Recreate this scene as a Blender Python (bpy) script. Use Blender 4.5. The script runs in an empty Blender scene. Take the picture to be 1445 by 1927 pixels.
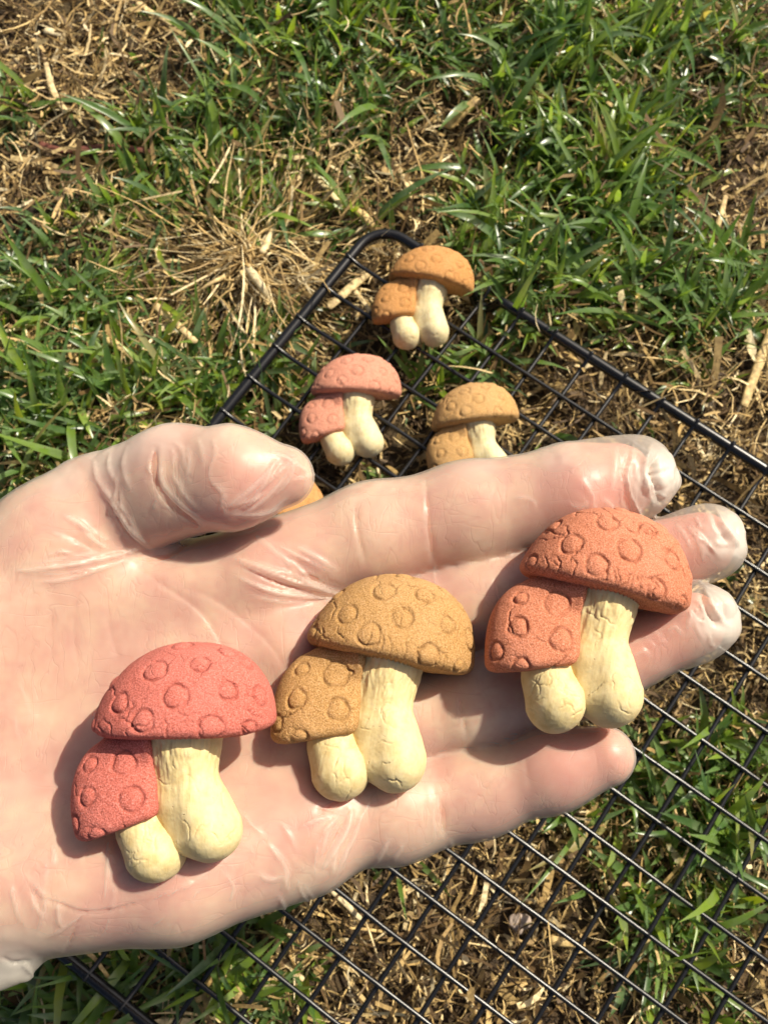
import bpy, math, random
import numpy as np
from mathutils import Matrix, Vector

random.seed(7)
rng = np.random.default_rng(7)
scene = bpy.context.scene
COL = scene.collection

# ------------------------------------------------------------------ camera, light, exposure
H_RACK = 0.016                                   # rack plane above the soil
FPX, CX, CY = 1810.0, 722.5, 963.5               # focal length and centre in photo pixels
nrm = np.array([0.0159, 0.2695, 0.9629]); nrm /= np.linalg.norm(nrm)
ex = np.array([1.0, 0, 0]) - nrm[0] * nrm; ex /= np.linalg.norm(ex)
ey = np.cross(nrm, ex)
W = np.array([ex, ey, nrm])                      # camera axes -> world
CAM = np.array([0, 0, H_RACK + 0.3367])
cam_d = bpy.data.cameras.new('camera'); cam = bpy.data.objects.new('camera', cam_d); COL.objects.link(cam)
M = Matrix([list(W[0]) + [CAM[0]], list(W[1]) + [CAM[1]], list(W[2]) + [CAM[2]], [0, 0, 0, 1]])
cam.matrix_world = M
cam_d.sensor_fit = 'HORIZONTAL'; cam_d.sensor_width = 36.0; cam_d.lens = 36.0 * FPX / 1445.0
cam_d.clip_start = 0.005; cam_d.clip_end = 500.0
cam_d.dof.use_dof = True; cam_d.dof.focus_distance = 0.190; cam_d.dof.aperture_fstop = 58.0
scene.camera = cam
scene.render.resolution_x, scene.render.resolution_y = 767, 1024

sun_cam = np.array([0.54, 0.58, 0.61]); sun_w = W @ sun_cam; sun_w /= np.linalg.norm(sun_w)
world = bpy.data.worlds.new('World'); scene.world = world; world.use_nodes = True
wn = world.node_tree.nodes; wl = world.node_tree.links
sky = wn.new('ShaderNodeTexSky'); sky.sky_type = 'NISHITA'; sky.sun_disc = False; sky.dust_density = 5.0; sky.air_density = .75; sky.ozone_density = .4
sky.sun_elevation = math.asin(sun_w[2]); sky.sun_rotation = math.atan2(sun_w[0], sun_w[1])
bg = wn['Background']; bg.inputs['Strength'].default_value = 0.080
wl.new(sky.outputs[0], bg.inputs['Color'])
sl = bpy.data.lights.new('sun', 'SUN'); sl.energy = 5.0; sl.angle = math.radians(0.5); sl.color = (1.0, 0.91, 0.74)
so = bpy.data.objects.new('sun', sl); COL.objects.link(so)
so.rotation_euler = Vector(sun_w).to_track_quat('Z', 'Y').to_euler(); so.location = Vector(sun_w) * 3
scene.view_settings.view_transform = 'Standard'; scene.view_settings.look = 'None'
scene.view_settings.exposure = 0.42; scene.view_settings.gamma = 1.0
scene.view_settings.use_curve_mapping = False
scene.cycles.use_denoising = True
scene.cycles.max_bounces = 10; scene.cycles.transparent_max_bounces = 12
scene.cycles.caustics_reflective = False; scene.cycles.caustics_refractive = False

# ------------------------------------------------------------------ helpers
def ray(u, v):
    d = W @ np.array([(u - CX) / FPX, -(v - CY) / FPX, -1.0]); return d
def ground_at(u, v, z=0.0):
    d = ray(u, v); t = (z - CAM[2]) / d[2]; return CAM + d * t
def px_of(P):                                    # world points -> photo pixels
    q = (np.asarray(P) - CAM) @ W
    return np.stack([CX + FPX * q[..., 0] / -q[..., 2], CY - FPX * q[..., 1] / -q[..., 2]], -1)

def tag(o, label=None, cat=None, group=None, kind=None):
    if label: o['label'] = label
    if cat: o['category'] = cat
    if group: o['group'] = group
    if kind: o['kind'] = kind
    return o
def empty(name, loc=(0, 0, 0)):
    o = bpy.data.objects.new(name, None); COL.objects.link(o); o.location = loc
    o.empty_display_size = 0.005; return o
def link(name, me, mat=None, parent=None):
    o = bpy.data.objects.new(name, me); COL.objects.link(o)
    if mat and not me.materials: me.materials.append(mat)
    if parent: o.parent = parent
    return o
def quads_mesh(name, V, F, smooth=True):
    V = np.asarray(V, np.float32); F = np.asarray(F, np.int32)
    me = bpy.data.meshes.new(name); n = len(F); k = F.shape[1]
    me.vertices.add(len(V)); me.vertices.foreach_set('co', V.ravel())
    me.loops.add(n * k); me.loops.foreach_set('vertex_index', F.ravel())
    me.polygons.add(n); me.polygons.foreach_set('loop_start', np.arange(0, n * k, k, dtype=np.int32))
    me.polygons.foreach_set('use_smooth', np.full(n, smooth))
    me.update(calc_edges=True); me.validate(); return me
def fattr(me, name, vals):
    a = me.attributes.new(name, 'FLOAT', 'POINT'); a.data.foreach_set('value', np.asarray(vals, np.float32))

def hash3(i, j, k, s):
    h = (i * 374761393 + j * 668265263 + k * 2147483647 + s * 974711) & 0xFFFFFFFF
    h = ((h ^ (h >> 13)) * 1274126177) & 0xFFFFFFFF
    return ((h ^ (h >> 16)) & 0xFFFF) / 65535.0
def vnoise(P, scale, seed=0):                    # value noise in -1..1
    P = np.asarray(P, np.float64) * scale; I = np.floor(P).astype(np.int64); f = P - I; f = f * f * (3 - 2 * f)
    r = 0
    for a in (0, 1):
        for b in (0, 1):
            for c in (0, 1):
                w = (f[:, 0] if a else 1 - f[:, 0]) * (f[:, 1] if b else 1 - f[:, 1]) * (f[:, 2] if c else 1 - f[:, 2])
                r = r + w * hash3(I[:, 0] + a, I[:, 1] + b, I[:, 2] + c, seed)
    return r * 2 - 1

# signed distance shapes on (N,3) arrays, in millimetres
def cone(P, a, b, ra, rb):
    a = np.asarray(a, np.float32); b = np.asarray(b, np.float32); d = b - a
    q = P - a; t = np.clip((q @ d) / max(float(d @ d), 1e-9), 0, 1)
    q = q - t[:, None] * d
    return np.sqrt((q * q).sum(1)) - (ra + t * (rb - ra))
def smin(a, b, k):
    h = np.clip(0.5 + 0.5 * (b - a) / k, 0, 1); return b + (a - b) * h - k * h * (1 - h)
def smax(a, b, k): return -smin(-a, -b, k)

def surface_nets(fn, lo, hi, h):
    lo = np.array(lo, np.float32); n = np.ceil((np.array(hi) - lo) / h).astype(int) + 1
    xs = [lo[i] + h * np.arange(n[i], dtype=np.float32) for i in range(3)]
    G = np.empty(n, np.float32)
    step = max(1, int(300000 // (n[1] * n[2])))
    for i in range(0, n[0], step):
        g = np.stack(np.meshgrid(xs[0][i:i + step], xs[1], xs[2], indexing='ij'), -1)
        G[i:i + step] = fn(g.reshape(-1, 3)).reshape(g.shape[:3])
    S = G < 0
    cnt = np.zeros(n - 1, np.int8); acc = np.zeros(tuple(n - 1) + (3,), np.float32)
    sl_ = lambda o: tuple(slice(o[i], n[i] - 1 + o[i]) for i in range(3))
    corners = [(a, b, c) for a in (0, 1) for b in (0, 1) for c in (0, 1)]
    for ax in range(3):
        for o in corners:
            if o[ax]: continue
            p = list(o); p[ax] = 1
            A = G[sl_(o)]; B = G[sl_(p)]; m = (A < 0) != (B < 0)
            t = np.where(m, A / np.where(m, A - B, 1), 0)
            for q in range(3):
                acc[..., q] += np.where(m, (t if q == ax else o[q]), 0)
            cnt += m
    act = cnt > 0; idx = np.full(n - 1, -1, np.int32); idx[act] = np.arange(act.sum())
    C = np.argwhere(act); V = lo + h * (C + acc[act] / cnt[act][:, None])
    F = []
    for ax in range(3):
        a1, a2 = (ax + 1) % 3, (ax + 2) % 3
        A = S.take(range(0, n[ax] - 1), ax); B = S.take(range(1, n[ax]), ax)
        E_ = np.argwhere(A != B)
        E_ = E_[(E_[:, a1] > 0) & (E_[:, a2] > 0) & (E_[:, a1] < n[a1] - 1) & (E_[:, a2] < n[a2] - 1)]
        fl = S[tuple(E_.T)]
        def ci(d1, d2):
            q = E_.copy(); q[:, a1] += d1; q[:, a2] += d2; return idx[tuple(q.T)]
        Q = np.stack([ci(-1, -1), ci(0, -1), ci(0, 0), ci(-1, 0)], 1)
        Q[~fl] = Q[~fl][:, ::-1]; F.append(Q)
    F = np.concatenate(F)
    def sample(P):
        q = np.clip((P - lo) / h, 0, n - 1.001); I = q.astype(int); f = q - I; r = 0
        for o in corners:
            w = 1
            for k in range(3): w = w * (f[:, k] if o[k] else 1 - f[:, k])
            r = r + w * G[I[:, 0] + o[0], I[:, 1] + o[1], I[:, 2] + o[2]]
        return r
    def grad(P, e=None):
        e = e or h * 0.6
        return np.stack([sample(P + np.eye(3)[k] * e) - sample(P - np.eye(3)[k] * e) for k in range(3)], 1) / (2 * e)
    def project(P):
        for _ in range(2):
            g = grad(P); P = P - sample(P)[:, None] * g / np.maximum((g * g).sum(1), 0.05)[:, None]
        return P
    return V, F, project, grad
def subdivide(V, F):
    E_ = np.sort(np.concatenate([F[:, [i, (i + 1) % 4]] for i in range(4)]), 1)
    U, inv = np.unique(E_[:, 0].astype(np.int64) * len(V) + E_[:, 1], return_inverse=True)
    ev = np.stack([U // len(V), U % len(V)], 1); m = len(F); nv = len(V)
    V2 = np.concatenate([V, (V[ev[:, 0]] + V[ev[:, 1]]) / 2, V[F].mean(1)])
    e = [nv + inv[i * m:(i + 1) * m] for i in range(4)]; c = nv + len(U) + np.arange(m)
    return V2, np.concatenate([np.stack([F[:, i], e[i], c, e[i - 1]], 1) for i in range(4)])
def build_sdf(fn, lo, hi, h, levels=1):
    V, F, project, grad = surface_nets(fn, lo, hi, h); V = project(V)
    for _ in range(levels): V, F = subdivide(V, F); V = project(V)
    N = grad(V); N /= np.maximum(np.linalg.norm(N, axis=1), 1e-6)[:, None]
    return V, F, N
def poly_dist(Q, pts):                           # distance, signed side and position along a polyline, 2-D
    pts = np.asarray(pts, float); L = np.linalg.norm(np.diff(pts, axis=0), axis=1); tot = L.sum(); s0 = 0
    best = np.full(len(Q), 1e9); sd = np.zeros(len(Q)); tt = np.zeros(len(Q))
    for i in range(len(pts) - 1):
        d = pts[i + 1] - pts[i]; q = Q - pts[i]; t = np.clip(q @ d / max(d @ d, 1e-12), 0, 1)
        r = q - t[:, None] * d; dist = np.sqrt((r * r).sum(1)); m = dist < best
        best = np.where(m, dist, best); sd = np.where(m, np.sign(d[0] * q[:, 1] - d[1] * q[:, 0]), sd)
        tt = np.where(m, (s0 + t * L[i]) / tot, tt); s0 += L[i]
    return best, sd, tt
def smooth_line(pts, n=5):
    pts = np.asarray(pts, float)
    if len(pts) < 3: return pts
    P = np.vstack([2 * pts[0] - pts[1], pts, 2 * pts[-1] - pts[-2]]); out = []
    for i in range(1, len(P) - 2):
        for t in np.linspace(0, 1, n, endpoint=False):
            a, b, c, d = P[i - 1:i + 3]
            out.append(0.5 * (2 * b + (c - a) * t + (2 * a - 5 * b + 4 * c - d) * t * t + (3 * b - a - 3 * c + d) * t ** 3))
    out.append(pts[-1]); return np.array(out)
def tube(path, r, sides=8, closed=False):
    path = np.asarray(path, float); n = len(path)
    r = np.broadcast_to(np.asarray(r, float), (n,))
    T = np.roll(path, -1, 0) - np.roll(path, 1, 0)
    if not closed: T[0] = path[1] - path[0]; T[-1] = path[-1] - path[-2]
    T /= np.linalg.norm(T, axis=1)[:, None]
    up = np.array([0, 0, 1.0]); A = np.cross(T, up); bad = np.linalg.norm(A, axis=1) < 1e-3
    A[bad] = np.cross(T[bad], [1.0, 0, 0]); A /= np.linalg.norm(A, axis=1)[:, None]; B = np.cross(A, T)
    ang = np.arange(sides) * 2 * math.pi / sides
    V = path[:, None] + r[:, None, None] * (np.cos(ang)[None, :, None] * A[:, None] + np.sin(ang)[None, :, None] * B[:, None])
    F = []
    for i in range(n if closed else n - 1):
        j = (i + 1) % n
        for k in range(sides):
            l = (k + 1) % sides; F.append((i * sides + k, i * sides + l, j * sides + l, j * sides + k))
    V = V.reshape(-1, 3)
    if not closed:
        a = len(V); V = np.vstack([V, path[0] - T[0] * r[0] * .5, path[-1] + T[-1] * r[-1] * .5])
        for k in range(sides):
            l = (k + 1) % sides
            F.append((a, l, k, a) if False else (l, k, a, a)); F.append((a + 1, a + 1, (n - 1) * sides + k, (n - 1) * sides + l))
    return V, F
def mesh_from(name, V, F, smooth=True):
    me = bpy.data.meshes.new(name)
    F2 = []
    for f in F:
        g = []
        for i in f:
            if int(i) not in g: g.append(int(i))
        if len(g) > 2: F2.append(g)
    me.from_pydata([tuple(map(float, v)) for v in V], [], F2)
    me.polygons.foreach_set('use_smooth', np.full(len(me.polygons), smooth)); me.update(); return me

# ------------------------------------------------------------------ materials
class Mat:
    def __init__(s, name):
        s.m = bpy.data.materials.new(name); s.m.use_nodes = True
        s.n = s.m.node_tree.nodes; s.l = s.m.node_tree.links; s.p = s.n['Principled BSDF']; s.out = s.n['Material Output']
    def new(s, t, **kw):
        x = s.n.new(t)
        for k, v in kw.items():
            if hasattr(x, k) and k not in x.inputs: setattr(x, k, v)
            else: s.set(x, k, v)
        return x
    def set(s, x, k, v):
        i = x.inputs[k]
        if hasattr(v, 'is_output') or isinstance(v, bpy.types.NodeSocket): s.l.new(v, i)
        else: i.default_value = v
    def coord(s): return s.new('ShaderNodeTexCoord').outputs['Object']
    def noise(s, scale, detail=4, rough=0.55, vec=None, w=0.0):
        x = s.new('ShaderNodeTexNoise'); x.inputs['Scale'].default_value = scale; x.inputs['Detail'].default_value = detail
        x.inputs['Roughness'].default_value = rough
        s.l.new(vec or s.coord(), x.inputs['Vector']); return x.outputs['Fac']
    def ramp(s, fac, stops):
        r = s.new('ShaderNodeValToRGB'); e = r.color_ramp.elements
        while len(e) > 1: e.remove(e[-1])
        e[0].position, e[0].color = stops[0][0], tuple(stops[0][1]) + (1,)
        for p_, c in stops[1:]: e.new(p_).color = tuple(c) + (1,)
        s.l.new(fac, r.inputs[0]); return r.outputs[0]
    def mix(s, fac, a, b, mode='MIX'):
        x = s.new('ShaderNodeMix', data_type='RGBA', blend_type=mode)
        for sock, v in ((x.inputs[0], fac), (x.inputs[6], a), (x.inputs[7], b)):
            if isinstance(v, bpy.types.NodeSocket): s.l.new(v, sock)
            elif isinstance(v, (int, float)): sock.default_value = v
            else: sock.default_value = tuple(v) + (1,)
        return x.outputs[2]
    def math(s, op, a, b=0.0, clamp=False):
        x = s.new('ShaderNodeMath', operation=op, use_clamp=clamp)
        for i, v in enumerate((a, b)):
            if isinstance(v, bpy.types.NodeSocket): s.l.new(v, x.inputs[i])
            else: x.inputs[i].default_value = v
        return x.outputs[0]
    def mapr(s, v, a, b, c, d):
        x = s.new('ShaderNodeMapRange'); s.l.new(v, x.inputs[0])
        for i, q in enumerate((a, b, c, d)): x.inputs[i + 1].default_value = q
        return x.outputs[0]
    def attr(s, name): return s.new('ShaderNodeAttribute', attribute_name=name).outputs['Fac']
    def bump(s, h, dist, strength=1.0, prev=None):
        x = s.new('ShaderNodeBump'); s.l.new(h, x.inputs['Height']); x.inputs['Distance'].default_value = dist
        x.inputs['Strength'].default_value = strength
        if prev: s.l.new(prev, x.inputs['Normal'])
        return x.outputs[0]
    def scaled(s, sc):
        x = s.new('ShaderNodeMapping'); s.l.new(s.coord(), x.inputs[0]); x.inputs['Scale'].default_value = sc; return x.outputs[0]

def cap_material(name, base, dark, pale):
    m = Mat(name)                                  # object units are metres
    g1 = m.noise(3400, 3, .75); g2 = m.noise(260, 4, .6); g3 = m.noise(60, 3)
    c = m.ramp(g1, [(.36, dark), (.5, base), (.66, pale)])
    c2 = m.mix(m.mapr(g2, .35, .75, 0, .3), c, base)
    c3 = m.mix(m.mapr(g3, .45, .75, 0, .35), c2, pale)
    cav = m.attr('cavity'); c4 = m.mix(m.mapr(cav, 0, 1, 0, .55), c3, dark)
    m.l.new(c4, m.p.inputs['Base Color'])
    m.p.inputs['Roughness'].default_value = .85; m.p.inputs['Specular IOR Level'].default_value = .18
    m.p.inputs['Subsurface Weight'].default_value = .10; m.p.inputs['Subsurface Scale'].default_value = .001
    m.p.inputs['Subsurface Radius'].default_value = (1, .5, .3)
    v = m.new('ShaderNodeTexVoronoi', feature='DISTANCE_TO_EDGE'); v.inputs['Scale'].default_value = 210
    warp = m.new('ShaderNodeTexNoise'); warp.inputs['Scale'].default_value = 500; m.l.new(m.coord(), warp.inputs['Vector'])
    vm = m.new('ShaderNodeVectorMath', operation='MULTIPLY_ADD'); m.l.new(warp.outputs['Color'], vm.inputs[0])
    vm.inputs[1].default_value = (.003, .003, .003); m.l.new(m.coord(), vm.inputs[2]); m.l.new(vm.outputs[0], v.inputs['Vector'])
    crack = m.math('MULTIPLY', m.mapr(v.outputs['Distance'], 0, .035, 1, 0), m.mapr(m.noise(95, 2), .54, .62, 0, 1))
    h = m.math('SUBTRACT', m.math('ADD', m.math('MULTIPLY', g1, .55), m.math('MULTIPLY', m.noise(900, 3), .6)), m.math('MULTIPLY', crack, .35))
    m.l.new(m.bump(h, .00038, 1.0), m.p.inputs['Normal'])
    return m.m
def stem_material(name, base, pale, dark):
    m = Mat(name)
    g = m.noise(420, 4, .6); big = m.noise(70, 3)
    c = m.ramp(g, [(.3, dark), (.5, base), (.75, pale)])
    c = m.mix(m.mapr(big, .4, .7, 0, .6), c, pale)
    sp = m.noise(1300, 1); spot = m.math('MULTIPLY', m.mapr(sp, .70, .76, 0, 1), m.mapr(m.noise(160, 2), .45, .6, 0, .55))
    c = m.mix(spot, c, (.38, .24, .09))
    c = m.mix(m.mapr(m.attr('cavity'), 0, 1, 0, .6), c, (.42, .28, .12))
    m.l.new(c, m.p.inputs['Base Color'])
    m.p.inputs['Roughness'].default_value = .62; m.p.inputs['Specular IOR Level'].default_value = .3
    m.p.inputs['Subsurface Weight'].default_value = .15; m.p.inputs['Subsurface Scale'].default_value = .0015
    m.p.inputs['Subsurface Radius'].default_value = (1, .6, .3)
    fib = m.noise(1.0, 3, .6, m.scaled((900, 130, 500)))
    h = m.math('ADD', m.math('MULTIPLY', g, .5), m.math('MULTIPLY', fib, .8))
    m.l.new(m.bump(m.math('SUBTRACT', h, spot), .00022, .8), m.p.inputs['Normal'])
    return m.m

def soil_material():
    m = Mat('soil'); a = m.noise(140, 6, .65); b = m.noise(22, 4); c = m.noise(700, 3, .6)
    col = m.ramp(a, [(.3, (.016, .010, .006)), (.5, (.055, .034, .016)), (.72, (.14, .09, .04))])
    col = m.mix(m.mapr(b, .5, .7, 0, .5), col, (.10, .075, .024))
    m.l.new(col, m.p.inputs['Base Color']); m.p.inputs['Roughness'].default_value = .95
    m.l.new(m.bump(m.math('ADD', a, m.math('MULTIPLY', c, .4)), .004, 1.0), m.p.inputs['Normal'])
    return m.m
def grass_material():
    m = Mat('grass_blade'); r = m.attr('rnd'); t = m.attr('along')
    c = m.ramp(r, [(0, (.048, .105, .032)), (.30, (.098, .190, .042)), (.58, (.155, .255, .040)), (.80, (.24, .34, .032)), (.93, (.20, .25, .035)), (1, (.32, .27, .10))])
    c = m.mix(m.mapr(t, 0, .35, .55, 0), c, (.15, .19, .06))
    st = m.noise(120, 3); c = m.mix(m.mapr(st, .42, .66, 0, .6), c, (.20, .26, .15))
    m.l.new(c, m.p.inputs['Base Color']); m.p.inputs['Roughness'].default_value = .30
    m.p.inputs['Specular IOR Level'].default_value = .7
    tr = m.new('ShaderNodeBsdfTranslucent'); tc = m.mix(1.0, c, (2.2, 2.0, .9), 'MULTIPLY'); m.l.new(tc, tr.inputs[0])
    mx = m.new('ShaderNodeMixShader'); mx.inputs[0].default_value = .42
    m.l.new(m.p.outputs[0], mx.inputs[1]); m.l.new(tr.outputs[0], mx.inputs[2]); m.l.new(mx.outputs[0], m.out.inputs[0])
    return m.m
def straw_material(name='dry_straw'):
    m = Mat(name); r = m.attr('rnd')
    c = m.ramp(r, [(0, (.040, .022, .010)), (.22, (.13, .078, .030)), (.45, (.46, .31, .115)), (.7, (.70, .51, .22)), (1, (.86, .73, .45))])
    n = m.noise(500, 3); c = m.mix(m.mapr(n, .35, .65, 0, .65), c, (.13, .08, .035))
    m.l.new(c, m.p.inputs['Base Color']); m.p.inputs['Roughness'].default_value = .6
    m.p.inputs['Specular IOR Level'].default_value = .35
    fib = m.noise(1.0, 2, .5, m.scaled((3000, 3000, 3000))); m.l.new(m.bump(fib, .0002, .6), m.p.inputs['Normal'])
    return m.m
def plain(name, col, rough, spec=.4, nscale=300, var=.2, bump=0.0):
    m = Mat(name); n = m.noise(nscale, 4)
    c = m.mix(n, tuple(x * (1 - var) for x in col), tuple(min(1, x * (1 + var)) for x in col))
    m.l.new(c, m.p.inputs['Base Color']); m.p.inputs['Roughness'].default_value = rough; m.p.inputs['Specular IOR Level'].default_value = spec
    if bump: m.l.new(m.bump(n, bump, .8), m.p.inputs['Normal'])
    return m.m
def skin_material():
    m = Mat('skin'); a = m.noise(60, 5, .65); b = m.noise(160, 4, .6); pk = m.attr('pink')
    c = m.ramp(a, [(.32, (.42, .19, .145)), (.44, (.48, .265, .20)), (.55, (.52, .335, .235)), (.68, (.57, .41, .30))])
    c = m.mix(m.mapr(b, .42, .7, 0, .45), c, (.42, .165, .125))
    c = m.mix(m.mapr(pk, 0, 1, 0, .75), c, (.48, .155, .13))
    def lines(sc, width, mask):
        q = m.math('ABSOLUTE', m.math('SUBTRACT', m.noise(1.0, 2, .55, m.scaled(sc)), .5))
        return m.math('MULTIPLY', m.mapr(q, 0, width, 1, 0), m.mapr(m.noise(mask, 2), .45, .62, 0, 1))
    crease = m.math('MAXIMUM', m.math('MAXIMUM', lines((150, 38, 90), .020, 60), lines((46, 170, 90), .018, 75)), lines((330, 120, 200), .03, 90))
    c = m.mix(m.math('MULTIPLY', crease, .16), c, (.34, .12, .085))
    m.l.new(c, m.p.inputs['Base Color']); m.p.inputs['Roughness'].default_value = .5; m.p.inputs['Specular IOR Level'].default_value = .3
    m.p.inputs['Subsurface Weight'].default_value = .7; m.p.inputs['Subsurface Scale'].default_value = .0048
    m.p.inputs['Subsurface Radius'].default_value = (1, .35, .2)
    f1 = m.noise(1.0, 3, .65, m.scaled((700, 130, 300))); f2 = m.noise(1.0, 3, .65, m.scaled((150, 620, 300)))
    m.l.new(m.bump(m.math('SUBTRACT', m.math('MULTIPLY', m.math('ADD', f1, f2), .3), crease), .00022, .35), m.p.inputs['Normal'])
    return m.m
def glove_material():
    m = Mat('clear_vinyl')
    n1 = m.noise(55, 3); fine = m.noise(900, 2)
    wv = m.new('ShaderNodeTexNoise'); wv.noise_type = 'RIDGED_MULTIFRACTAL'; m.l.new(m.scaled((70, 190, 120)), wv.inputs['Vector']); wv.inputs['Scale'].default_value = 1.0; wv.inputs['Detail'].default_value = 3
    fold = m.math('MULTIPLY', wv.outputs['Fac'], m.mapr(m.noise(40, 2), .42, .62, .05, .8))
    h = m.math('ADD', m.math('MULTIPLY', fold, .55), m.math('MULTIPLY', n1, .5))
    nb = m.bump(fine, .00005, .5, m.bump(h, .0009, .5))
    df = m.new('ShaderNodeBsdfDiffuse'); df.inputs[0].default_value = (.87, .82, .73, 1); m.l.new(nb, df.inputs['Normal'])
    tl = m.new('ShaderNodeBsdfTranslucent'); tl.inputs[0].default_value = (.86, .83, .78, 1); m.l.new(nb, tl.inputs['Normal'])
    body = m.new('ShaderNodeMixShader'); body.inputs[0].default_value = .4
    m.l.new(df.outputs[0], body.inputs[1]); m.l.new(tl.outputs[0], body.inputs[2])
    tp = m.new('ShaderNodeBsdfTransparent'); tp.inputs[0].default_value = (1, .985, .96, 1)
    lw = m.new('ShaderNodeLayerWeight'); lw.inputs[0].default_value = .35
    op = m.math('ADD', m.math('ADD', .19, m.math('MULTIPLY', m.attr('loose'), .66)), m.math('MULTIPLY', lw.outputs['Facing'], .24), True)
    mx = m.new('ShaderNodeMixShader'); m.l.new(op, mx.inputs[0]); m.l.new(tp.outputs[0], mx.inputs[1]); m.l.new(body.outputs[0], mx.inputs[2])
    gl = m.new('ShaderNodeBsdfGlossy'); gl.inputs['Roughness'].default_value = .35; m.l.new(nb, gl.inputs['Normal'])
    fr = m.new('ShaderNodeFresnel'); m.l.new(m.mapr(m.new('ShaderNodeNewGeometry').outputs['Backfacing'], 0, 1, 1.29, 1 / 1.29), fr.inputs[0])
    mg = m.new('ShaderNodeMixShader'); m.l.new(fr.outputs[0], mg.inputs[0]); m.l.new(mx.outputs[0], mg.inputs[1]); m.l.new(gl.outputs[0], mg.inputs[2])
    m.l.new(mg.outputs[0], m.out.inputs[0]); return m.m

M_SOIL, M_GRASS, M_STRAW = soil_material(), grass_material(), straw_material()
M_WIRE = plain('black_coated_wire', (.006, .006, .007), .27, .5, 400, .2)

# ------------------------------------------------------------------ ground
def terrain(x, y):
    P = np.stack([x, y, np.zeros_like(x)], 1); fade = np.exp(-(np.hypot(x, y) / 3.0) ** 2)
    return fade * (.004 * vnoise(P, 9, 3) + .0035 * vnoise(P, 28, 4) + .0022 * vnoise(P, 85, 5) + .0012 * vnoise(P, 210, 6)) - .003
t = np.linspace(-1, 1, 420); g1 = np.sign(t) * (np.abs(t) * .75 + 120 * np.abs(t) ** 14)
gx, gy = np.meshgrid(g1, g1 + .1, indexing='ij'); x, y = gx.ravel(), gy.ravel()
V = np.stack([x, y, terrain(x, y)], 1); n = len(t); I = np.arange(n * n).reshape(n, n)
F = np.stack([I[:-1, :-1], I[1:, :-1], I[1:, 1:], I[:-1, 1:]], -1).reshape(-1, 4)
tag(link('ground', quads_mesh('ground', V, F), M_SOIL), 'bare brown soil under the lawn', 'ground', kind='structure')

# green cover, laid out as patches on the ground: photo position, radii, weight
GREEN = [(620, 70, 240, 120, 1), (430, 190, 120, 120, .9), (350, 320, 170, 110, .95), (520, 250, 130, 100, .8), (640, 220, 110, 110, .8), (690, 340, 90, 70, .5),
         (850, 60, 150, 110, .9), (1010, 150, 130, 200, 1), (1120, 330, 200, 190, 1.2), (1000, 470, 140, 150, 1.1), (1200, 70, 170, 90, .8), (1400, 60, 90, 90, .8),
         (1370, 190, 70, 70, .5), (1150, 520, 170, 90, 1), (1340, 540, 130, 110, .95), (1290, 690, 80, 80, .6), (60, 410, 110, 60, .7), (30, 200, 60, 50, .6), (290, 120, 60, 40, .4),
         (110, 560, 190, 100, 1), (300, 520, 160, 70, .7), (330, 720, 200, 110, 1.1), (90, 800, 200, 120, 1.1), (430, 640, 70, 80, .8), (560, 420, 90, 60, .4),
         (760, 740, 170, 120, 1.2), (870, 680, 90, 60, .9), (560, 770, 90, 70, 1), (950, 830, 80, 70, 1), (740, 880, 100, 60, 1), (980, 600, 90, 60, .9), (650, 640, 70, 60, .6),
         (300, 1850, 250, 90, 1.25), (40, 1890, 140, 80, 1.3), (1270, 1440, 150, 110, 1), (1370, 1600, 150, 180, 1), (1260, 1760, 150, 170, .9), (1110, 1540, 60, 60, .5), (720, 1640, 50, 40, .6), (480, 1760, 80, 60, .9)]
def patch(uv, L):
    r = np.zeros(len(uv))
    for (a, b, rx, ry, w) in L:
        q = ((uv[:, 0] - a) / rx) ** 2 + ((uv[:, 1] - b) / ry) ** 2; r = np.maximum(r, w * np.exp(-np.maximum(q - .25, 0) * 1.1))
    return r
def in_view(uv, m=120): return (uv[:, 0] > -m) & (uv[:, 0] < 1445 + m) & (uv[:, 1] > -m) & (uv[:, 1] < 1927 + m)
def scatter(N):
    return np.stack([rng.uniform(-.55, .55, N), rng.uniform(-.40, .72, N), np.zeros(N)], 1)

P = scatter(38000); uv = px_of(P); inv_ = in_view(uv)
nz = vnoise(P, 40, 11) * .35 + vnoise(P, 110, 12) * .25
dens = np.where(inv_, patch(uv, GREEN), .55) + nz
keep = rng.random(len(P)) < np.clip((dens - .32) * 1.8, .015, 1) * np.where(inv_, 1.0, .30)
COOKIE_SPOTS = [ground_at(*c, H_RACK) for c in ((806, 556), (668, 764), (893, 820), (500, 962))]
for c in COOKIE_SPOTS: keep &= np.hypot(P[:, 0] - c[0], P[:, 1] - c[1]) > .0275
P = P[keep]; D = dens[keep]; uvk = uv[keep]
nb = rng.integers(3, 10, len(P)); tid = np.repeat(np.arange(len(P)), nb); B = len(tid)
base = P[tid].copy(); az0 = rng.uniform(0, 2 * math.pi, len(P)); lean0 = rng.uniform(.2, .75, len(P))
az = az0[tid] + rng.normal(0, 1.1, B); lean = np.clip(lean0[tid] + rng.normal(0, .28, B), .05, 1.35)
base[:, :2] += rng.normal(0, .0035, (B, 2))
Ln = rng.lognormal(math.log(.0140), .45, B) * np.clip(.7 + .45 * D[tid], .6, 1.35); Ln = np.clip(Ln, .006, .048)
wd = rng.uniform(.00062, .0014, B) * np.clip(Ln / .02, .6, 1.25)
NS = 6; tt = np.linspace(0, 1, NS); curl = rng.normal(.95, .55, B); side = rng.normal(0, .45, B)
dirs = np.stack([np.cos(az), np.sin(az), np.zeros(B)], 1); perp = np.stack([-np.sin(az), np.cos(az), np.zeros(B)], 1)
pos = base.copy(); pos[:, 2] = terrain(pos[:, 0], pos[:, 1]) - .001
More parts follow.
